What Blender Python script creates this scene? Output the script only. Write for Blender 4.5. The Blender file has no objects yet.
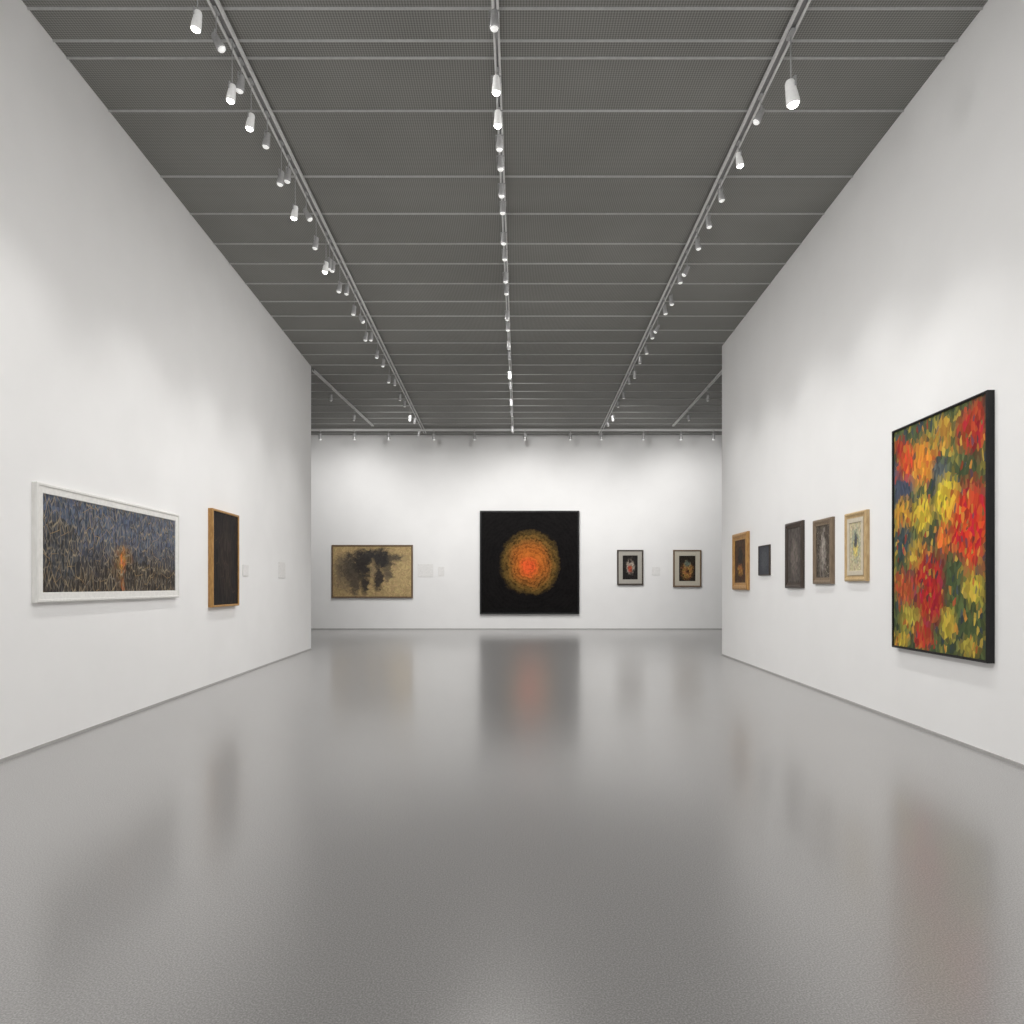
import bpy, bmesh, math, random
from mathutils import Vector, Matrix
random.seed(7)
scn = bpy.context.scene
COL = scn.collection
try:
    scn.view_settings.view_transform = 'Standard'
    scn.view_settings.look = 'None'
except Exception as e:
    print(e)

H = 6.27          # ceiling height
BACK = 22.0       # back wall
def srgb(r, g, b):
    f = lambda c: (c/255/12.92) if c/255 <= 0.04045 else ((c/255+0.055)/1.055)**2.4
    return (f(r), f(g), f(b), 1.0)

# ------------------------------------------------------------------ helpers
def link(o, parent=None):
    COL.objects.link(o)
    if parent is not None:
        o.parent = parent
    return o

def mesh_obj(name, bm, mat=None, parent=None, smooth=False):
    me = bpy.data.meshes.new(name)
    bmesh.ops.recalc_face_normals(bm, faces=bm.faces)
    bm.to_mesh(me); bm.free()
    if mat: me.materials.append(mat)
    if smooth:
        for p in me.polygons: p.use_smooth = True
    o = bpy.data.objects.new(name, me)
    return link(o, parent)

def add_box(bm, x0, x1, y0, y1, z0, z1):
    vs = [bm.verts.new((x, y, z)) for z in (z0, z1) for (x, y) in ((x0,y0),(x1,y0),(x1,y1),(x0,y1))]
    for f in ((0,1,2,3),(7,6,5,4),(0,4,5,1),(1,5,6,2),(2,6,7,3),(3,7,4,0)):
        bm.faces.new([vs[i] for i in f])
    return vs

def prism(name, pts, z0, z1, mat):
    bm = bmesh.new()
    a = [bm.verts.new((x, y, z0)) for x, y in pts]
    b = [bm.verts.new((x, y, z1)) for x, y in pts]
    n = len(pts)
    bm.faces.new(a); bm.faces.new(b)
    for i in range(n):
        bm.faces.new([a[i], a[(i+1) % n], b[(i+1) % n], b[i]])
    o = mesh_obj(name, bm, mat)
    return o

def lathe(name, prof, seg, mat, parent=None, cap0=True, cap1=False):
    bm = bmesh.new()
    rings = []
    for r, z in prof:
        rings.append([bm.verts.new((r*math.cos(2*math.pi*i/seg), r*math.sin(2*math.pi*i/seg), z)) for i in range(seg)])
    for a, b in zip(rings, rings[1:]):
        for i in range(seg):
            bm.faces.new([a[i], a[(i+1) % seg], b[(i+1) % seg], b[i]])
    if cap0: bm.faces.new(rings[0])
    if cap1: bm.faces.new(rings[-1])
    return mesh_obj(name, bm, mat, parent, smooth=True)

def structure(o, label=None):
    o["kind"] = "structure"
    if label: o["label"] = label
    return o

# ------------------------------------------------------------------ materials
class NT:
    def __init__(s, name):
        s.m = bpy.data.materials.new(name); s.m.use_nodes = True
        s.t = s.m.node_tree; s.b = s.t.nodes["Principled BSDF"]
    def n(s, typ, **kw):
        nd = s.t.nodes.new(typ)
        for k, v in kw.items(): setattr(nd, k, v)
        return nd
    def l(s, a, b): s.t.links.new(a, b)
    def put(s, sock, v):
        if isinstance(v, bpy.types.NodeSocket): s.l(v, sock)
        else: sock.default_value = v
    def math(s, op, a, b=None, clamp=False):
        nd = s.n('ShaderNodeMath', operation=op, use_clamp=clamp)
        s.put(nd.inputs[0], a)
        if b is not None: s.put(nd.inputs[1], b)
        return nd.outputs[0]
    def vmath(s, op, a, b=None):
        nd = s.n('ShaderNodeVectorMath', operation=op)
        s.put(nd.inputs[0], a)
        if b is not None: s.put(nd.inputs[1], b)
        return nd.outputs['Value'] if op in ('LENGTH', 'DISTANCE', 'DOT_PRODUCT') else nd.outputs['Vector']
    def mix(s, f, a, b, blend='MIX'):
        nd = s.n('ShaderNodeMix', data_type='RGBA', blend_type=blend)
        s.put(nd.inputs[0], f); s.put(nd.inputs[6], a); s.put(nd.inputs[7], b)
        return nd.outputs[2]
    def ramp(s, f, stops, interp='LINEAR'):
        nd = s.n('ShaderNodeValToRGB')
        nd.color_ramp.interpolation = interp
        e = nd.color_ramp.elements
        while len(e) < len(stops): e.new(0.5)
        for el, (p, c) in zip(e, stops):
            el.position = p; el.color = c
        s.put(nd.inputs[0], f)
        return nd.outputs[0]
    def noise(s, vec, scale, detail=3, rough=0.5):
        nd = s.n('ShaderNodeTexNoise')
        if vec is not None: s.l(vec, nd.inputs['Vector'])
        nd.inputs['Scale'].default_value = scale
        nd.inputs['Detail'].default_value = detail
        nd.inputs['Roughness'].default_value = rough
        return nd
    def smooth(s, v, a, b, lo=0.0, hi=1.0):
        nd = s.n('ShaderNodeMapRange', interpolation_type='SMOOTHSTEP')
        s.put(nd.inputs[0], v)
        nd.inputs[1].default_value = a; nd.inputs[2].default_value = b
        nd.inputs[3].default_value = lo; nd.inputs[4].default_value = hi
        return nd.outputs[0]
    def bump(s, h, strength=0.2, dist=0.01):
        nd = s.n('ShaderNodeBump')
        nd.inputs['Strength'].default_value = strength
        nd.inputs['Distance'].default_value = dist
        s.l(h, nd.inputs['Height']); s.l(nd.outputs[0], s.b.inputs['Normal'])
    def base(s, c): s.put(s.b.inputs['Base Color'], c)
    def rough(s, r): s.put(s.b.inputs['Roughness'], r)

def m_wall():
    k = NT("painted_plaster_wall")
    g = k.n('ShaderNodeNewGeometry').outputs['Position']
    n = k.noise(g, 1.6, 5)
    k.base(k.ramp(n.outputs[0], [(0.3, (0.815, 0.81, 0.803, 1)), (0.7, (0.84, 0.835, 0.828, 1))]))
    k.rough(0.8)
    n2 = k.noise(g, 45, 4)
    k.bump(n2.outputs[0], 0.06, 0.01)
    return k.m

def m_floor():
    k = NT("polished_terrazzo_floor")
    g = k.n('ShaderNodeNewGeometry').outputs['Position']
    n1 = k.noise(g, 150, 2, 0.6)
    n2 = k.noise(g, 0.5, 4)
    c = k.ramp(n1.outputs[0], [(0.30, (0.190, 0.186, 0.183, 1)), (0.52, (0.284, 0.278, 0.274, 1)), (0.72, (0.41, 0.402, 0.396, 1))])
    c2 = k.ramp(n2.outputs[0], [(0.3, (0.97, 0.97, 0.97, 1)), (0.7, (1.0, 1.0, 1.0, 1))])
    k.base(k.mix(1.0, c, c2, 'MULTIPLY'))
    k.rough(0.32)
    k.b.inputs['IOR'].default_value = 1.65
    k.b.inputs['Specular Tint'].default_value = (1.0, 0.955, 0.92, 1)
    k.b.inputs['Coat Weight'].default_value = 0.7
    k.b.inputs['Coat Roughness'].default_value = 0.18
    k.b.inputs['Coat IOR'].default_value = 1.5
    return k.m

def m_ceiling():
    k = NT("grey_expanded_mesh_ceiling")
    g = k.n('ShaderNodeNewGeometry').outputs['Position']
    sp = k.n('ShaderNodeSeparateXYZ'); k.l(g, sp.inputs[0])
    a = k.math('SINE', k.math('MULTIPLY', k.math('ADD', sp.outputs[0], sp.outputs[1]), 130.0))
    b = k.math('SINE', k.math('MULTIPLY', k.math('SUBTRACT', sp.outputs[0], sp.outputs[1]), 130.0))
    w = k.math('MULTIPLY', a, b)
    f = k.smooth(w, -0.7, 0.7)
    n = k.noise(g, 0.8, 4)
    f2 = k.math('ADD', k.math('MULTIPLY', f, 0.7), k.math('MULTIPLY', n.outputs[0], 0.35))
    k.base(k.ramp(f2, [(0.1, (0.13, 0.130, 0.121, 1)), (0.9, (0.32, 0.318, 0.298, 1))]))
    k.rough(0.7)
    return k.m

def m_plain(name, c, rough=0.5, metal=0.0, nscale=30, var=0.06, bump=0.0, glow=0.0):
    k = NT(name)
    tc = k.n('ShaderNodeTexCoord').outputs['Object']
    n = k.noise(tc, nscale, 3)
    lo = tuple(x*(1-var) for x in c[:3]) + (1,)
    hi = tuple(min(1, x*(1+var)) for x in c[:3]) + (1,)
    k.base(k.ramp(n.outputs[0], [(0.3, lo), (0.7, hi)]))
    k.rough(rough); k.b.inputs['Metallic'].default_value = metal
    if glow:
        k.b.inputs['Emission Color'].default_value = (1, 0.98, 0.95, 1)
        k.b.inputs['Emission Strength'].default_value = glow
        try: k.m.cycles.emission_sampling = 'NONE'
        except Exception: pass
    if bump: k.bump(n.outputs[0], bump, 0.005)
    return k.m

def m_wood(name, c1, c2, rough=0.4, spec=0.5):
    k = NT(name)
    tc = k.n('ShaderNodeTexCoord').outputs['Object']
    mp = k.n('ShaderNodeMapping'); k.l(tc, mp.inputs[0]); mp.inputs['Scale'].default_value = (14, 14, 3)
    n = k.noise(mp.outputs[0], 3, 5, 0.6)
    k.base(k.ramp(n.outputs[0], [(0.3, c1), (0.7, c2)]))
    k.rough(rough); k.b.inputs['Specular IOR Level'].default_value = spec
    k.bump(n.outputs[0], 0.2, 0.003)
    return k.m

def m_emit(name, strength):
    k = NT(name)
    tc = k.n('ShaderNodeTexCoord').outputs['Object']
    n = k.noise(tc, 20, 1)
    k.base((0.9, 0.9, 0.9, 1))
    k.l(k.ramp(n.outputs[0], [(0, (1, 0.97, 0.92, 1)), (1, (1, 1, 0.97, 1))]), k.b.inputs['Emission Color'])
    k.b.inputs['Emission Strength'].default_value = strength
    try: k.m.cycles.emission_sampling = 'NONE'
    except Exception: pass
    return k.m

def picture(name, base, blobs, cells=(24, 24), rot=0.0, distort=0.03, jit=0.6, hue=0.03, edge=0.35,
            top=None, lines=None, rough=0.6, ragged=1.3, nsc=7, speck=None, mottled=None, linefill=(0.35, 0.6), soft=0.0, linedist=1.0):
    """painted canvas: brush-stroke cells coloured from broad colour masses. uv 0..1"""
    k = NT(name)
    uv = k.n('ShaderNodeTexCoord').outputs['UV']
    nd = k.noise(uv, 9, 3)
    off = k.vmath('MULTIPLY', k.vmath('SUBTRACT', nd.outputs['Color'], (0.5, 0.5, 0.5)), (distort*2, distort*2, 0))
    v = k.vmath('ADD', uv, off)
    vl = k.vmath('ADD', uv, k.vmath('MULTIPLY', off, (linedist, linedist, 0)))
    mp = k.n('ShaderNodeMapping'); k.l(v, mp.inputs[0])
    mp.inputs['Rotation'].default_value = (0, 0, rot)
    mp2 = k.vmath('MULTIPLY', mp.outputs[0], (cells[0], cells[1], 1))
    vo = k.n('ShaderNodeTexVoronoi', voronoi_dimensions='2D'); k.l(mp2, vo.inputs['Vector']); vo.inputs['Scale'].default_value = 1
    if soft > 0:
        vo.feature = 'SMOOTH_F1'; vo.inputs['Smoothness'].default_value = soft
    pos = k.vmath('MULTIPLY', vo.outputs['Position'], (1/cells[0], 1/cells[1], 0))
    mr = k.n('ShaderNodeMapping'); k.l(pos, mr.inputs[0]); mr.inputs['Rotation'].default_value = (0, 0, -rot)
    pos = mr.outputs[0]
    n2 = k.noise(pos, nsc, 4, 0.65)
    nz = k.math('MULTIPLY', k.math('SUBTRACT', n2.outputs[0], 0.5), ragged)
    sc = k.n('ShaderNodeSeparateColor'); k.l(vo.outputs['Color'], sc.inputs[0])
    col = base
    if mottled is not None:
        nm = k.noise(pos, 5, 4, 0.7)
        t = k.math('ADD', k.smooth(nm.outputs[0], 0.3, 0.7), k.math('MULTIPLY', k.math('SUBTRACT', sc.outputs[0], 0.5), 0.5))
        col = k.ramp(t, [(i/(len(mottled)-1), c) for i, c in enumerate(mottled)])
    if top is not None:
        sp = k.n('ShaderNodeSeparateXYZ'); k.l(pos, sp.inputs[0])
        col = k.mix(k.smooth(k.math('ADD', sp.outputs[1], k.math('MULTIPLY', nz, 0.3)), 0.15, 0.75), col, top)
    for (u, w, rx, ry, c) in blobs:
        d = k.vmath('LENGTH', k.vmath('MULTIPLY', k.vmath('SUBTRACT', pos, (u, w, 0)), (1/rx, 1/ry, 0)))
        f = k.smooth(k.math('ADD', d, nz), 1.0-edge, 1.0+edge, 1.0, 0.0)
        col = k.mix(f, col, c)
    if speck is not None:      # a share of random dabs in palette colours
        amt, pal = speck
        r2 = k.ramp(sc.outputs[0], [(i/len(pal), c) for i, c in enumerate(pal)], 'CONSTANT')
        g = k.math('GREATER_THAN', sc.outputs[2], 1-amt)
        col = k.mix(k.math('MULTIPLY', g, 0.7), col, r2)
    hs = k.n('ShaderNodeHueSaturation')
    k.put(hs.inputs['Color'], col)
    k.l(k.math('ADD', k.math('MULTIPLY', k.math('SUBTRACT', sc.outputs[0], 0.5), hue*2), 0.5), hs.inputs['Hue'])
    k.l(k.math('ADD', k.math('MULTIPLY', k.math('SUBTRACT', sc.outputs[1], 0.5), jit*2), 1.0), hs.inputs['Value'])
    col = hs.outputs[0]
    hgt = vo.outputs['Distance']
    for (lx, ly, lc, wd, amt) in (lines or []):
        l2 = k.vmath('MULTIPLY', vl, (lx, ly, 1))
        v2 = k.n('ShaderNodeTexVoronoi', voronoi_dimensions='2D', feature='DISTANCE_TO_EDGE'); k.l(l2, v2.inputs['Vector']); v2.inputs['Scale'].default_value = 1
        f = k.math('MULTIPLY', k.smooth(v2.outputs['Distance'], 0.0, wd, 1.0, 0.0), amt)
        f = k.math('MULTIPLY', f, k.smooth(k.noise(uv, lx*0.2, 2).outputs[0], *linefill))
        col = k.mix(f, col, lc)
    k.base(col); k.rough(rough); k.b.inputs['Specular IOR Level'].default_value = 0.2
    k.bump(hgt, 0.2, 0.004)
    return k.m

def m_rings():
    k = NT("glowing_orb_canvas")
    uv = k.n('ShaderNodeTexCoord').outputs['UV']
    n = k.noise(uv, 8, 5, 0.6)
    off = k.vmath('MULTIPLY', k.vmath('SUBTRACT', n.outputs['Color'], (0.5, 0.5, 0.5)), (0.10, 0.10, 0))
    nh = k.noise(uv, 45, 3, 0.7)
    off2 = k.vmath('MULTIPLY', k.vmath('SUBTRACT', nh.outputs['Color'], (0.5, 0.5, 0.5)), (0.075, 0.075, 0))
    p = k.vmath('ADD', k.vmath('ADD', uv, off), off2)
    q = k.vmath('ABSOLUTE', k.vmath('SUBTRACT', p, (0.505, 0.495, 0)))
    sp = k.n('ShaderNodeSeparateXYZ'); k.l(q, sp.inputs[0])
    d = k.math('POWER', k.math('ADD', k.math('POWER', sp.outputs[0], 2.3), k.math('POWER', k.math('MULTIPLY', sp.outputs[1], 0.96), 2.3)), 1/2.3)
    d2 = k.vmath('LENGTH', k.vmath('SUBTRACT', p, (0.495, 0.455, 0)))
    blk = srgb(18, 16, 16)
    col = k.ramp(d, [(0.0, srgb(212, 114, 44)), (0.12, srgb(190, 106, 42)), (0.19, srgb(156, 96, 42)), (0.24, srgb(122, 90, 42)), (0.28, srgb(86, 68, 34)), (0.315, blk)])
    col = k.mix(k.smooth(d2, 0.03, 0.14, 1, 0), col, srgb(230, 94, 46))
    s1 = k.math('SINE', k.math('MULTIPLY', d2, 150.0))
    n3 = k.noise(uv, 55, 4, 0.7)
    n4 = k.noise(uv, 12, 5, 0.7)
    s = k.math('ADD', k.math('MULTIPLY', s1, 0.12), k.math('ADD', k.math('MULTIPLY', n3.outputs[0], 1.1), k.math('MULTIPLY', n4.outputs[0], 1.1)))
    s = k.smooth(s, 0.72, 1.34, 0.2, 1.15)
    cc = k.n('ShaderNodeCombineXYZ')
    for i in range(3): k.l(s, cc.inputs[i])
    col = k.mix(k.smooth(d, 0.05, 0.2, 0.55, 1.0), col, k.mix(1.0, col, cc.outputs[0], 'MULTIPLY'))
    k.base(col); k.rough(0.7); k.b.inputs['Specular IOR Level'].default_value = 0.1
    return k.m

WALL = m_wall(); FLOOR = m_floor(); CEIL = m_ceiling()
GREY = m_plain("grey_metal_skirting", (0.42, 0.41, 0.40), 0.45, 0.1)
BAR = m_plain("light_grey_ceiling_bar", (0.52, 0.52, 0.51), 0.5)
RAIL = m_plain("white_enamel_rail", (0.72, 0.72, 0.71), 0.4)
RAILD = m_plain("grey_rail_slot", (0.22, 0.22, 0.22), 0.5)
HEAD = m_plain("pearl_lamp_body", (0.55, 0.55, 0.55), 0.2, 0.3)
HEADB = m_plain("glowing_frosted_lamp_body", (0.72, 0.72, 0.71), 0.3, glow=0.2)
METAL = m_plain("pale_grey_lamp_enamel", (0.40, 0.40, 0.40), 0.35)
LENS = m_emit("glowing_lamp_lens", 20)
LENSD = m_emit("dim_lamp_lens", 0.45)
WHITEF = m_wood("white_painted_frame", (0.68, 0.67, 0.64, 1), (0.78, 0.77, 0.74, 1))
BLACKF = m_wood("black_lacquered_frame", (0.008, 0.008, 0.009, 1), (0.018, 0.017, 0.017, 1), 0.4, 0.25)
GOLDF = m_wood("honey_oak_frame", srgb(146, 104, 52), srgb(190, 146, 84))
TANF = m_wood("pale_gilt_frame", srgb(170, 140, 96), srgb(200, 174, 130))
BROWNF = m_wood("brown_wood_frame", srgb(86, 68, 50), srgb(118, 96, 72))
TAUPEF = m_wood("taupe_wood_frame", srgb(104, 88, 70), srgb(136, 118, 96))
DARKF = m_wood("dark_walnut_frame", srgb(46, 38, 32), srgb(72, 60, 50))
MATW = m_plain("white_mat_board", (0.76, 0.75, 0.72), 0.8)
MATG = m_plain("warm_grey_mat_board", (0.38, 0.36, 0.32), 0.8)
MATS = m_plain("stone_grey_mat_board", (0.48, 0.44, 0.36), 0.8)
MATC = m_plain("cream_mat_board", (0.56, 0.50, 0.39), 0.8)
CARD = m_plain("printed_card", (0.76, 0.75, 0.735), 0.6)

# ------------------------------------------------------------------ room shell
xl = lambda y: -(3.85 + 0.04*y)
xr = lambda y: 3.75 + 0.037*y
YL, YR, Y0 = 15.14, 13.86, -3.0
T = 0.45
structure(prism("wall_left", [(xl(Y0), Y0), (xl(YL), YL), (xl(YL)-T, YL), (xl(Y0)-T, Y0)], 0, H, WALL), "white painted gallery partition wall")
structure(prism("wall_right", [(xr(Y0), Y0), (xr(Y0)+T, Y0), (xr(YR)+T, YR), (xr(YR), YR)], 0, H, WALL), "white painted gallery partition wall")
XO = 11.0
structure(prism("wall_back", [(-XO, BACK), (XO, BACK), (XO, BACK+0.3), (-XO, BACK+0.3)], 0, H, WALL), "white painted end wall of gallery")
structure(prism("wall_outer_left", [(-XO-0.3, Y0), (-XO, Y0), (-XO, BACK+0.3), (-XO-0.3, BACK+0.3)], 0, H, WALL))
structure(prism("wall_outer_right", [(XO, Y0), (XO+0.3, Y0), (XO+0.3, BACK+0.3), (XO, BACK+0.3)], 0, H, WALL))
structure(prism("floor", [(-XO-0.3, Y0), (XO+0.3, Y0), (XO+0.3, BACK+0.3), (-XO-0.3, BACK+0.3)], -0.2, 0, FLOOR), "polished grey speckled terrazzo floor")
structure(prism("ceiling", [(-XO-0.3, Y0), (XO+0.3, Y0), (XO+0.3, BACK+0.3), (-XO-0.3, BACK+0.3)], H, H+0.2, CEIL), "dark grey mesh panel ceiling")

bt, bh = 0.010, 0.024
structure(prism("baseboard_left", [(xl(Y0), Y0), (xl(Y0)+bt, Y0), (xl(YL)+bt, YL+bt), (xl(YL)-T, YL+bt), (xl(YL)-T, YL), (xl(YL), YL)], 0, bh, GREY))
structure(prism("baseboard_right", [(xr(Y0), Y0), (xr(YR), YR), (xr(YR)+T, YR), (xr(YR)+T, YR+bt), (xr(YR)-bt, YR+bt), (xr(Y0)-bt, Y0)], 0, bh, GREY))
structure(prism("baseboard_back", [(-XO, BACK-bt), (XO, BACK-bt), (XO, BACK), (-XO, BACK)], 0, bh+0.01, GREY))

ys = [0.4, 1.2, 2.0, 2.8, 3.6, 4.4, 5.1, 5.75, 6.09, 6.29, 6.99, 8.11, 8.92, 9.70, 10.3, 10.98, 11.67, 12.3]
y = 12.98
while y < 21.9:
    ys.append(y); y += 0.68
for i, y in enumerate(ys):
    bm = bmesh.new()
    w = 0.011
    add_box(bm, -XO, XO, y-w, y+w, H-0.008, H)
    add_box(bm, -XO, XO, y-w*0.4, y+w*0.4, H-0.016, H-0.008)
    structure(mesh_obj("trim_%d" % (i+1), bm, BAR))

# ------------------------------------------------------------------ framed works
def ring(name, w, h, prof, mat, parent):
    """mitred rectangular moulding; profile = (inset, depth) list, front is -Y"""
    bm = bmesh.new(); loops = []
    for ins, d in prof:
        x = w/2-ins
        loops.append([bm.verts.new(c) for c in ((-x, -d, ins), (x, -d, ins), (x, -d, h-ins), (-x, -d, h-ins))])
    n = len(loops)
    for j in range(n):
        a, b = loops[j], loops[(j+1) % n]
        for i in range(4):
            bm.faces.new([a[i], a[(i+1) % 4], b[(i+1) % 4], b[i]])
    return mesh_obj(name, bm, mat, parent)

def panel(name, w, h, z, d0, d1, mat, parent):
    bm = bmesh.new()
    add_box(bm, -w/2, w/2, -d1, -d0, z, z+h)
    o = mesh_obj(name, bm, mat, parent)
    uvl = o.data.uv_layers.new(name="UVMap")
    for p in o.data.polygons:
        for li in p.loop_indices:
            co = o.data.vertices[o.data.loops[li].vertex_index].co
            uvl.data[li].uv = ((co.x+w/2)/w, (co.z-z)/h)
    return o

def artwork(kind, label, cat, loc, rot, w, h, depth, fw, fmat, cmat, mw=0.0, mmat=None, style='box'):
    e = bpy.data.objects.new(kind, None); link(e)
    e.empty_display_size = 0.1
    e["label"] = label; e["category"] = cat
    e.location = loc; e.rotation_euler = (0, 0, rot)
    bk = depth*0.6
    if style == 'box':
        prof = [(0, 0), (0, depth-0.006), (0.006, depth), (fw-0.006, depth), (fw, depth-0.006), (fw, 0)]
    else:   # moulded profile
        prof = [(0, 0), (0, depth*0.7), (fw*0.12, depth*0.92), (fw*0.3, depth), (fw*0.5, depth*0.9), (fw*0.62, depth*0.72), (fw*0.85, depth*0.66), (fw*0.92, depth*0.74), (fw, depth*0.62), (fw, 0)]
    ring("frame", w, h, prof, fmat, e)
    iw, ih, iz = w-2*fw, h-2*fw, fw
    if mw > 0:
        mp = [(0, bk), (0, bk+0.012), (mw, bk+0.012), (mw+0.004, bk+0.004), (mw+0.004, bk)]
        bm = bmesh.new(); loops = []
        for ins, d in mp:
            x = iw/2-ins
            loops.append([bm.verts.new(c) for c in ((-x, -d, iz+ins), (x, -d, iz+ins), (x, -d, iz+ih-ins), (-x, -d, iz+ih-ins))])
        for j in range(len(loops)):
            a, b = loops[j], loops[(j+1) % len(loops)]
            for i in range(4): bm.faces.new([a[i], a[(i+1) % 4], b[(i+1) % 4], b[i]])
        mesh_obj("mat_board", bm, mmat, e)
        panel("picture", iw-2*mw, ih-2*mw, iz+mw, 0.002, bk+0.002, cmat, e)
    else:
        panel("canvas", iw, ih, iz, 0.002, max(bk, depth-0.016) if style == 'box' else bk-0.004, cmat, e)
    return e

AL = math.pi/2 + math.atan(0.04)
AR = -(math.pi/2 + math.atan(0.037))
def on_left(y0, y1):
    ym = (y0+y1)/2; return (xl(ym), ym), (y1-y0)*math.hypot(1, 0.04)
def on_right(y0, y1):
    ym = (y0+y1)/2; return (xr(ym), ym), (y1-y0)*math.hypot(1, 0.037)

# --- pictures
P_GRASS = picture("winter_thicket_canvas", srgb(54, 48, 44), [
    (0.52, 0.32, 0.07, 0.26, srgb(108, 80, 52)), (0.52, 0.26, 0.022, 0.26, srgb(206, 128, 56)),
    (0.10, 0.45, 0.12, 0.35, srgb(60, 62, 66)), (0.72, 0.18, 0.26, 0.18, srgb(50, 45, 42))],
    cells=(100, 18), rot=0.0, distort=0.025, jit=0.5, hue=0.02, top=srgb(76, 85, 102), ragged=1.5,
    lines=[(40, 4.0, srgb(168, 152, 124), 0.085, 0.8), (62, 7, srgb(140, 132, 120), 0.10, 0.7), (26, 4, srgb(30, 27, 27), 0.05, 0.7), (22, 4.5, srgb(176, 146, 102), 0.03, 0.7)], linefill=(0.34, 0.58), linedist=-0.3)
P_DARK = picture("near_black_canvas", srgb(27, 23, 23), [
    (0.5, 0.5, 0.26, 0.40, srgb(44, 36, 32))], cells=(30, 10), jit=0.5, lines=[(10, 4, srgb(86, 68, 54), 0.05, 0.5)])
P_TAN = picture("ochre_figures_canvas", srgb(170, 146, 104), [
    (0.85, 0.45, 0.25, 0.4, srgb(180, 156, 112)), (0.16, 0.34, 0.16, 0.24, srgb(136, 118, 90)),
    (0.14, 0.60, 0.12, 0.22, srgb(112, 99, 80)),
    (0.26, 0.54, 0.13, 0.28, srgb(80, 72, 62)), (0.44, 0.80, 0.22, 0.14, srgb(62, 58, 55)),
    (0.38, 0.60, 0.11, 0.26, srgb(52, 48, 45)), (0.62, 0.72, 0.14, 0.22, srgb(54, 51, 49)),
    (0.28, 0.28, 0.06, 0.24, srgb(86, 76, 64)), (0.40, 0.28, 0.045, 0.26, srgb(62, 56, 50)),
    (0.58, 0.36, 0.06, 0.28, srgb(64, 57, 51)), (0.80, 0.76, 0.09, 0.09, srgb(92, 82, 68)),
    (0.51, 0.54, 0.035, 0.16, srgb(140, 122, 92)), (0.70, 0.46, 0.05, 0.16, srgb(104, 92, 74))],
    cells=(60, 40), distort=0.06, jit=0.2, hue=0.01, edge=0.5, ragged=2.2, nsc=9, soft=0.3)
P_RING = m_rings()
P_S1 = picture("small_portrait_print", srgb(30, 27, 26), [
    (0.5, 0.55, 0.25, 0.28, srgb(150, 138, 126)), (0.5, 0.45, 0.13, 0.16, srgb(150, 72, 52)), (0.48, 0.75, 0.1, 0.08, srgb(50, 40, 36))], cells=(20, 22), jit=0.5, ragged=2)
P_S2 = picture("small_golden_print", srgb(40, 33, 26), [
    (0.5, 0.42, 0.32, 0.32, srgb(146, 106, 58)), (0.5, 0.68, 0.18, 0.12, srgb(92, 100, 88)), (0.5, 0.4, 0.08, 0.1, srgb(70, 42, 28))], cells=(20, 22), jit=0.5, ragged=2)
RED, ORG, YEL = srgb(196, 50, 34), srgb(212, 118, 46), srgb(204, 174, 56)
blobs = [
    (0.10, 0.74, 0.18, 0.09, srgb(64, 72, 88)), (0.08, 0.92, 0.09, 0.03, srgb(168, 66, 42)),
    (0.36, 0.82, 0.15, 0.08, srgb(210, 136, 48)), (0.15, 0.84, 0.10, 0.06, srgb(200, 80, 40)),
    (0.57, 0.90, 0.10, 0.05, srgb(186, 140, 54)), (0.87, 0.89, 0.15, 0.08, srgb(164, 48, 34)),
    (0.80, 0.73, 0.14, 0.06, srgb(64, 76, 48)), (0.56, 0.75, 0.09, 0.05, srgb(84, 92, 92)),
    (0.13, 0.60, 0.13, 0.06, srgb(194, 142, 52)), (0.37, 0.60, 0.12, 0.06, YEL),
    (0.12, 0.48, 0.13, 0.06, srgb(60, 74, 76)), (0.62, 0.63, 0.13, 0.08, srgb(208, 182, 56)),
    (0.84, 0.50, 0.20, 0.14, srgb(202, 54, 34)), (0.58, 0.47, 0.08, 0.05, ORG),
    (0.44, 0.46, 0.07, 0.06, srgb(66, 78, 56)), (0.28, 0.42, 0.11, 0.05, srgb(180, 148, 58)),
    (0.12, 0.28, 0.13, 0.06, srgb(176, 86, 46)), (0.42, 0.26, 0.18, 0.13, srgb(170, 40, 32)),
    (0.70, 0.33, 0.11, 0.06, srgb(74, 88, 56)), (0.88, 0.27, 0.10, 0.06, srgb(184, 164, 60)),
    (0.72, 0.20, 0.09, 0.05, srgb(84, 98, 56)), (0.64, 0.12, 0.08, 0.05, srgb(180, 158, 58)),
    (0.88, 0.14, 0.11, 0.06, srgb(70, 84, 50)), (0.20, 0.13, 0.12, 0.05, srgb(166, 152, 60)),
    (0.36, 0.06, 0.12, 0.04, srgb(182, 66, 42)), (0.10, 0.03, 0.11, 0.03, srgb(184, 160, 60)),
    (0.84, 0.04, 0.10, 0.03, srgb(156, 138, 58))]
blobs = [(u, v, rx*0.97, ry*1.22, c) for u, v, rx, ry, c in blobs]
P_AUT = picture("autumn_foliage_canvas", srgb(92, 96, 58), blobs,
    cells=(50, 34), rot=0.2, distort=0.035, jit=0.36, hue=0.015, edge=0.45, ragged=1.25, nsc=7, soft=0.25,
    mottled=[srgb(54, 64, 76), srgb(60, 72, 52), srgb(76, 88, 54), srgb(98, 104, 60), srgb(156, 136, 60)],
    speck=(0.22, [srgb(60, 72, 52), srgb(196, 170, 66), srgb(56, 64, 80), srgb(170, 62, 40), srgb(92, 104, 64), srgb(196, 120, 54)]))
P_R1 = picture("pale_oval_study", srgb(190, 178, 146), [
    (0.5, 0.55, 0.34, 0.34, srgb(150, 158, 140)), (0.5, 0.50, 0.2, 0.22, srgb(206, 186, 110)), (0.5, 0.62, 0.14, 0.14, srgb(80, 84, 92))], cells=(20, 26), jit=0.3, ragged=2)
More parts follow.
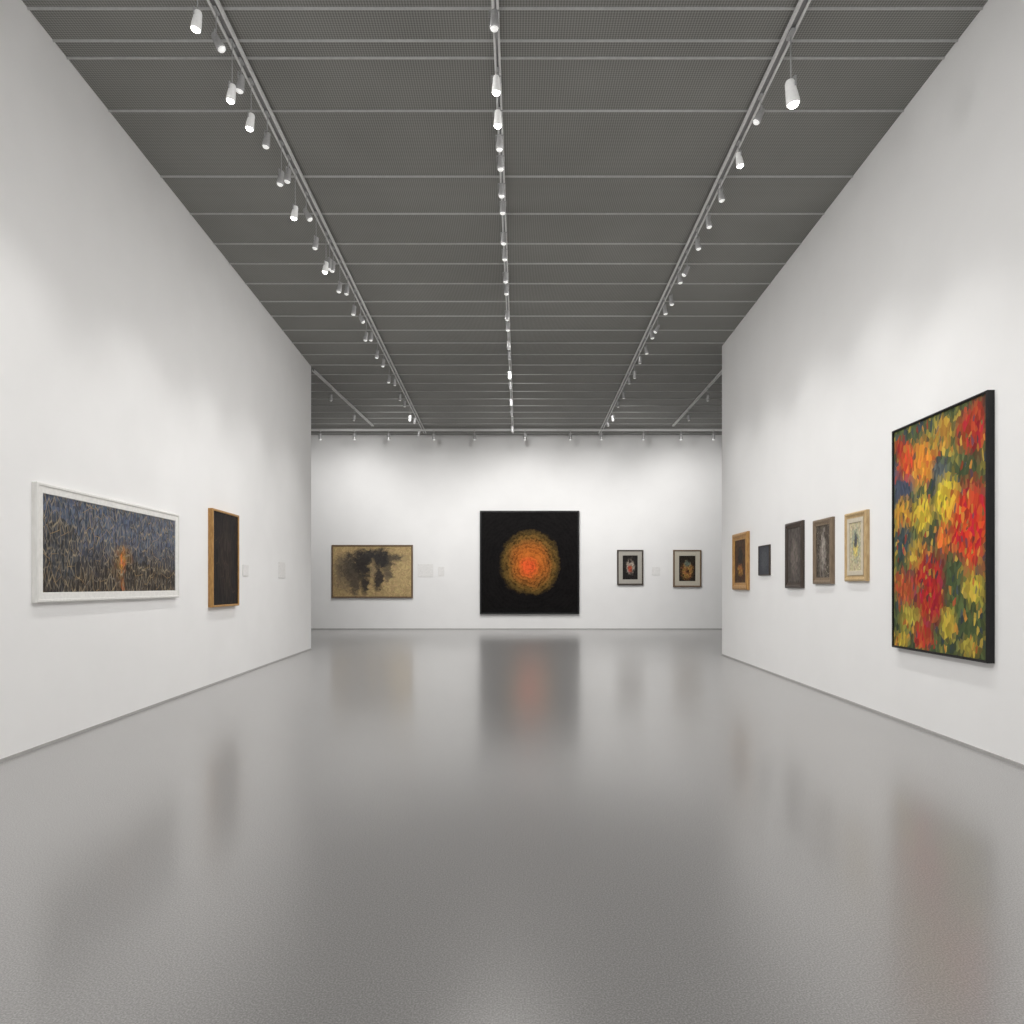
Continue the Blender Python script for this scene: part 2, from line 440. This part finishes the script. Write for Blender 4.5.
P_R2 = picture("grey_figure_study", srgb(74, 66, 58), [
    (0.5, 0.5, 0.18, 0.40, srgb(140, 132, 124)), (0.3, 0.3, 0.1, 0.3, srgb(110, 102, 94))], cells=(20, 16), jit=0.5, ragged=2.5, lines=[(9, 8, srgb(180, 172, 160), 0.08, 0.6)])
P_R3 = picture("dark_grey_study", srgb(82, 76, 72), [
    (0.5, 0.45, 0.26, 0.36, srgb(104, 96, 90))], cells=(20, 16), jit=0.35)
P_R4 = picture("brown_dusk_study", srgb(76, 54, 36), [
    (0.5, 0.6, 0.22, 0.26, srgb(44, 38, 34)), (0.5, 0.3, 0.25, 0.12, srgb(150, 104, 50))], cells=(16, 20), jit=0.4, ragged=2)
P_R5 = picture("slate_plaque_face", srgb(66, 68, 74), [(0.5, 0.5, 0.3, 0.4, srgb(78, 80, 84))], cells=(20, 20), jit=0.15)

# left wall
p, w = on_left(5.80, 8.50)
artwork("framed_painting", "long white-framed painting of a dark blue winter thicket", "painting", (*p, 1.258), AL, w, 1.03, 0.05, 0.028, WHITEF, P_GRASS, 0.055, MATW)
p, w = on_left(9.50, 10.52)
artwork("framed_painting", "dark upright canvas in a honey-coloured wooden box frame", "painting", (*p, 1.10), AL, w, 1.386, 0.07, 0.03, GOLDF, P_DARK)
# back wall
artwork("framed_painting", "ochre landscape-format painting with dark abstract figures", "painting", ((-5.798-3.189)/2, BACK, 1.013), 0, 2.609, 1.707, 0.07, 0.05, BROWNF, P_TAN)
artwork("framed_painting", "large square black canvas with glowing orange orb", "painting", ((-1.03+2.158)/2, BACK, 0.498), 0, 3.188, 3.318, 0.10, 0.05, BLACKF, P_RING)
artwork("framed_print", "small dark-framed print with grey mat and red accent", "picture", ((3.382+4.22)/2, BACK, 1.432), 0, 0.838, 1.128, 0.07, 0.045, DARKF, P_S1, 0.13, MATG)
artwork("framed_print", "small brown-framed print with stone mat and golden centre", "picture", ((5.186+6.088)/2, BACK, 1.368), 0, 0.902, 1.192, 0.07, 0.045, BROWNF, P_S2, 0.14, MATS)
# right wall
p, w = on_right(5.595, 7.10)
artwork("framed_painting", "tall black-framed painting of red and yellow autumn foliage", "painting", (*p, 0.765), AR, w, 2.243, 0.065, 0.022, BLACKF, P_AUT)
p, w = on_right(7.70, 8.24)
artwork("framed_print", "small pale gilt moulded frame with cream mat and oval study", "picture", (*p, 1.455), AR, w, 0.81, 0.05, 0.07, TANF, P_R1, 0.05, MATC, 'mould')
p, w = on_right(8.60, 9.19)
artwork("framed_print", "taupe moulded frame holding a grey figure study", "picture", (*p, 1.425), AR, w, 0.85, 0.05, 0.085, TAUPEF, P_R2, 0.0, None, 'mould')
p, w = on_right(9.57, 10.22)
artwork("framed_print", "dark walnut frame holding a sombre grey study", "picture", (*p, 1.37), AR, w, 0.955, 0.05, 0.08, DARKF, P_R3, 0.0, None, 'mould')
p, w = on_right(10.96, 11.5)
artwork("wall_plaque", "small dark slate-grey plaque mounted on white wall", "plaque", (*p, 1.576), AR, w, 0.494, 0.03, 0.012, DARKF, P_R5)
p, w = on_right(12.04, 12.96)
artwork("framed_print", "gold-framed upright picture in brown dusk tones", "picture", (*p, 1.33), AR, w, 1.04, 0.06, 0.13, GOLDF, P_R4, 0.0, None, 'mould')

# wall label cards
def card(loc, rot, w, h, label):
    bm = bmesh.new()
    add_box(bm, -w/2, w/2, -0.012, 0, 0, h)
    bmesh.ops.bevel(bm, geom=[e for e in bm.edges], offset=0.003, segments=1, affect='EDGES')
    o = mesh_obj("wall_label", bm, CARD)
    o.location = loc; o.rotation_euler = (0, 0, rot)
    o["label"] = label; o["category"] = "label"; o["group"] = "caption cards beside the artworks"
p, w = on_left(10.85, 11.1); card((*p, 1.56), AL, w, 0.18, "small pale caption card beside dark upright canvas")
p, w = on_left(12.75, 13.15); card((*p, 1.55), AL, w, 0.30, "pale grey information card on white wall")
card((-2.79, BACK, 1.69), 0, 0.50, 0.42, "pale caption card beside ochre painting")
card((-2.28, BACK, 1.72), 0, 0.20, 0.30, "narrow pale caption card near ochre painting")
card((4.64, BACK, 1.75), 0, 0.26, 0.26, "pale caption card between two small prints")

# ------------------------------------------------------------------ tracks
def track(p0, p1, label, w=0.10):
    e = bpy.data.objects.new("lighting_track", None); link(e)
    a = Vector(p0); b = Vector(p1); d = b-a; L = d.length
    e.location = a; e.rotation_euler = (0, 0, math.atan2(d.y, d.x))
    e["label"] = label; e["category"] = "lighting track"; e["group"] = "ceiling lighting tracks"
    bm = bmesh.new()
    add_box(bm, 0, L, -w/2, -w/2+0.02, -0.04, 0)
    add_box(bm, 0, L, w/2-0.02, w/2, -0.04, 0)
    mesh_obj("rail", bm, RAIL, e)
    bm = bmesh.new()
    add_box(bm, 0, L, -w/2+0.02, w/2-0.02, -0.025, -0.0)
    mesh_obj("slot", bm, RAILD, e)
ZT = H-0.016
tl = lambda y: -2.47-0.0176*(y-5.68)
tr = lambda y: 2.42+0.0226*(y-5.68)
tc_ = lambda y: -0.14+0.0107*(y-5.68)
track((tl(-1), -1, ZT), (tl(21.6), 21.6, ZT), "long white lighting track beneath mesh ceiling", 0.085)
track((tr(-1), -1, ZT), (tr(21.6), 21.6, ZT), "long white lighting track beneath mesh ceiling", 0.085)
track((tc_(-1), -1, ZT), (tc_(21.6), 21.6, ZT), "slim white lighting track along ceiling centre", 0.06)
track((-4.45, 15.3, ZT), (-4.2, 20.6, ZT), "short white lighting track past the partition", 0.06)
track((4.73, 15.3, ZT), (4.86, 20.6, ZT), "short white lighting track past the partition", 0.06)
track((-8.0, 21.0, ZT-0.042), (8.0, 21.0, ZT-0.042), "cross track of spotlights along the end wall", 0.06)

# master meshes for a spotlight
headM = lathe("tmp", [(0.022, 0.0), (0.05, -0.012), (0.066, -0.05), (0.07, -0.14), (0.072, -0.145), (0.072, -0.155), (0.075, -0.16), (0.084, -0.25), (0.086, -0.29), (0.082, -0.315), (0.074, -0.315), (0.07, -0.28)], 24, HEAD)
lensM = lathe("tmp", [(0.074, -0.300), (0.060, -0.335), (0.036, -0.352), (0.012, -0.358)], 24, LENS, cap0=True, cap1=True)
headMe, lensMe = headM.data, lensM.data
headMe.name = "lamp_head"; lensMe.name = "lamp_lens"
headMb = headMe.copy(); headMb.materials.clear(); headMb.materials.append(HEADB)
lensMd = lensMe.copy(); lensMd.materials.clear(); lensMd.materials.append(LENSD)
bpy.data.objects.remove(headM); bpy.data.objects.remove(lensM)
bm = bmesh.new(); add_box(bm, -0.03, 0.03, -0.09, 0.09, -0.045, 0)
bmesh.ops.bevel(bm, geom=[e for e in bm.edges], offset=0.006, segments=2, affect='EDGES')
t = mesh_obj("tmp", bm, METAL); adMe = t.data; adMe.name = "adapter"; bpy.data.objects.remove(t)
bm = bmesh.new()  # yoke: crossbar and two side arms
add_box(bm, -0.012, 0.012, -0.098, 0.098, -0.012, 0)
add_box(bm, -0.012, 0.012, -0.098, -0.088, -0.13, -0.012)
add_box(bm, -0.012, 0.012, 0.088, 0.098, -0.13, -0.012)
t = mesh_obj("tmp", bm, METAL); yoMe = t.data; yoMe.name = "bracket"; bpy.data.objects.remove(t)

def spot(x, y, ztop, drop, aim, power, size=85, s=0.46, bright=False, group="track spotlights", label="small frosted spotlight hanging from ceiling track", rad=0.12):
    e = bpy.data.objects.new("track_spotlight", None); link(e)
    e.location = (x, y, ztop); e.scale = (s, s, s)
    e["label"] = ("brightly lit " + label) if bright else label; e["category"] = "spotlight"; e["group"] = group
    link(bpy.data.objects.new("adapter", adMe), e)
    d = max(0.04, (drop/s) - 0.36)
    lathe("stem", [(0.009, -0.04), (0.009, -0.045-d)], 10, METAL, e, True, True)
    zy = -0.045-d
    yo = link(bpy.data.objects.new("bracket", yoMe), e); yo.location = (0, 0, zy)
    o = Vector((x, y, ztop+zy*s-0.02))
    v = (Vector(aim)-o).normalized()
    az = math.atan2(v.y, v.x); tilt = math.acos(-v.z)
    tilt_h = min(tilt, 0.5)
    yo.rotation_euler = (0, 0, az)
    pivot = Matrix.Translation((0, 0, zy-0.11))
    loc = pivot @ Matrix.Rotation(az, 4, 'Z') @ Matrix.Rotation(-tilt_h, 4, 'Y') @ Matrix.Translation((0, 0, 0.11))
    hd = link(bpy.data.objects.new("lamp_head", headMb if bright else headMe), e); hd.matrix_local = loc
    ln = link(bpy.data.objects.new("lamp_lens", lensMe if bright else lensMd), e); ln.matrix_local = loc
    if power > 0:
        ld = bpy.data.lights.new("lamp_beam", 'SPOT')
        ld.energy = power; ld.spot_size = math.radians(size); ld.spot_blend = 1.0
        ld.shadow_soft_size = rad; ld.color = (1.0, 0.988, 0.972)
        lo = bpy.data.objects.new("lamp_beam", ld); link(lo, e)
        lo.matrix_local = loc @ Matrix.Translation((0, 0, -0.48)) @ Matrix.Rotation(-(tilt-tilt_h), 4, 'Y')

KL = 150
zr = ZT-0.04
# powered fixtures: near-wall soft wash plus cross-room beams onto the opposite wall
LY = [1.0, 2.2, 3.0, 3.6, 4.9, 5.35, 5.7, 6.04, 6.25, 6.5, 6.95, 7.4, 7.65, 7.9, 8.35, 8.8, 9.3, 9.5, 9.7, 10.1, 10.6, 11.1, 11.6, 12.1, 12.6, 13.2, 13.9, 14.6, 15.4, 16.2, 17.0, 18.0, 19.0, 20.0]
Lpow = {1.0, 2.2, 3.6, 5.35, 7.4, 9.3, 11.1, 13.2}
XP = 300
Lx = {3.0: XP, 5.7: XP, 8.35: XP, 11.6: XP}
drops = {5.35: 0.45, 6.04: 0.52, 6.5: 0.46, 7.9: 0.56, 9.3: 0.54}
for i, y in enumerate(LY):
    dr = drops.get(y, (0.28, 0.40, 0.34, 0.46)[i % 4])
    sz = 82; rd = 0.12
    if y in Lx: aim = (xr(y), y+0.8, 2.5); pw = Lx[y]; sz = 92; rd = 0.5
    elif y < 15: aim = (tl(y)-0.85, y+0.25, 1.3); pw = KL*1.05 if y in Lpow else 0
    else: aim = (-4.2, BACK, 2.8); pw = KL*3.0 if y == 17.0 else 0; sz = 100; rd = 0.4
    spot(tl(y), y, zr, dr, aim, pw, sz, bright=y in (5.35, 6.04, 6.5, 7.9, 9.3), rad=rd)
RY = [1.0, 2.2, 3.0, 3.6, 4.9, 5.94, 6.7, 7.4, 8.1, 8.66, 9.2, 9.8, 10.3, 10.9, 11.4, 12.0, 12.6, 13.2, 13.9, 14.6, 15.4, 16.3, 17.3, 18.4, 19.5]
Rpow = {1.0, 2.2, 3.6, 5.94, 7.4, 9.2, 10.9, 12.6}
Rx = {3.0: XP, 6.7: XP, 9.8: XP, 12.0: XP}
rdrops = {5.94: 0.62, 7.4: 0.26, 8.66: 0.26}
for i, y in enumerate(RY):
    dr = rdrops.get(y, (0.24, 0.32, 0.27, 0.36)[i % 4])
    sz = 82; rd = 0.12
    if y in Rx: aim = (xl(y), y+0.8, 2.5); pw = Rx[y]; sz = 92; rd = 0.5
    elif y < 13.7: aim = (tr(y)+0.85, y+0.25, 1.3); pw = KL*1.05 if y in Rpow else 0
    else: aim = (4.4, BACK, 2.8); pw = KL*3.0 if y == 17.3 else 0; sz = 100; rd = 0.4
    spot(tr(y), y, zr, dr, aim, pw, sz, s=0.66 if y == 5.94 else 0.46, bright=y in (5.94, 7.4), rad=rd)
CY = [0.5, 3.5, 5.0, 5.5, 5.94, 6.37, 6.9, 7.36, 7.8, 8.3, 8.8, 9.4, 10.0, 10.6, 11.3, 12.0, 12.8, 13.6, 14.5, 15.5, 16.8, 18.2, 19.5]
cp = {3.5: (KL*0.6, 172), 8.8: (KL*1.8, 172), 11.3: (KL*3.0, 108), 13.6: (KL*2.9, 75), 14.5: (KL*3.4, 104), 15.5: (KL*3.0, 90), 18.2: (KL*2.5, 112)}
for i, y in enumerate(CY):
    if y in (11.3, 14.5): aim = (tc_(y), y+2.0, 0.0)
    elif y > 12: aim = (0.5, BACK, 2.2)
    else: aim = (tc_(y), y+0.3, 0)
    pw, sz = cp.get(y, (0, 100))
    spot(tc_(y), y, zr, (0.36, 0.28, 0.40, 0.32)[i % 4] if y not in (5.94, 6.37) else 0.52, aim, pw, sz, bright=y in (5.94, 6.37), rad=0.25)
for i, x in enumerate((-6.9, -5.9, -4.85, -3.8, -2.4, -1.15, 0.4, 1.8, 2.75, 4.05, 5.2, 6.2, 7.2)):
    spot(x, 21.0, ZT-0.082, 0.26, (x, BACK-0.2, 2.2), 8 if x in (-6.9, -4.85, -2.4, 0.4, 2.75, 5.2, 7.2) else 0, 170, 0.6, False, "spotlights along the end wall", "small white spotlight above the end wall", rad=0.3)
for (x, y) in ((-4.40, 16.6), (-4.3, 18.6), (4.76, 16.6), (4.81, 18.6)):
    spot(x, y, zr, 0.30, (x*1.35, BACK, 2.3), KL*1.9 if y > 17 else 0, 120, 0.46, False, "spotlights past the partitions", rad=0.3)

# ------------------------------------------------------------------ world + camera
w = bpy.data.worlds.new("World"); scn.world = w; w.use_nodes = True
bg = w.node_tree.nodes["Background"]
bg.inputs[0].default_value = (1.0, 0.998, 0.995, 1); bg.inputs[1].default_value = 1.25

cam = bpy.data.cameras.new("Camera"); co = bpy.data.objects.new("Camera", cam); link(co)
cam.sensor_width = 36; cam.lens = 24.0
cam.shift_y = 74/1024
co.location = (0, 0, 1.4); co.rotation_euler = (math.pi/2, 0, 0)
cam.clip_start = 0.05; cam.clip_end = 200
scn.camera = co
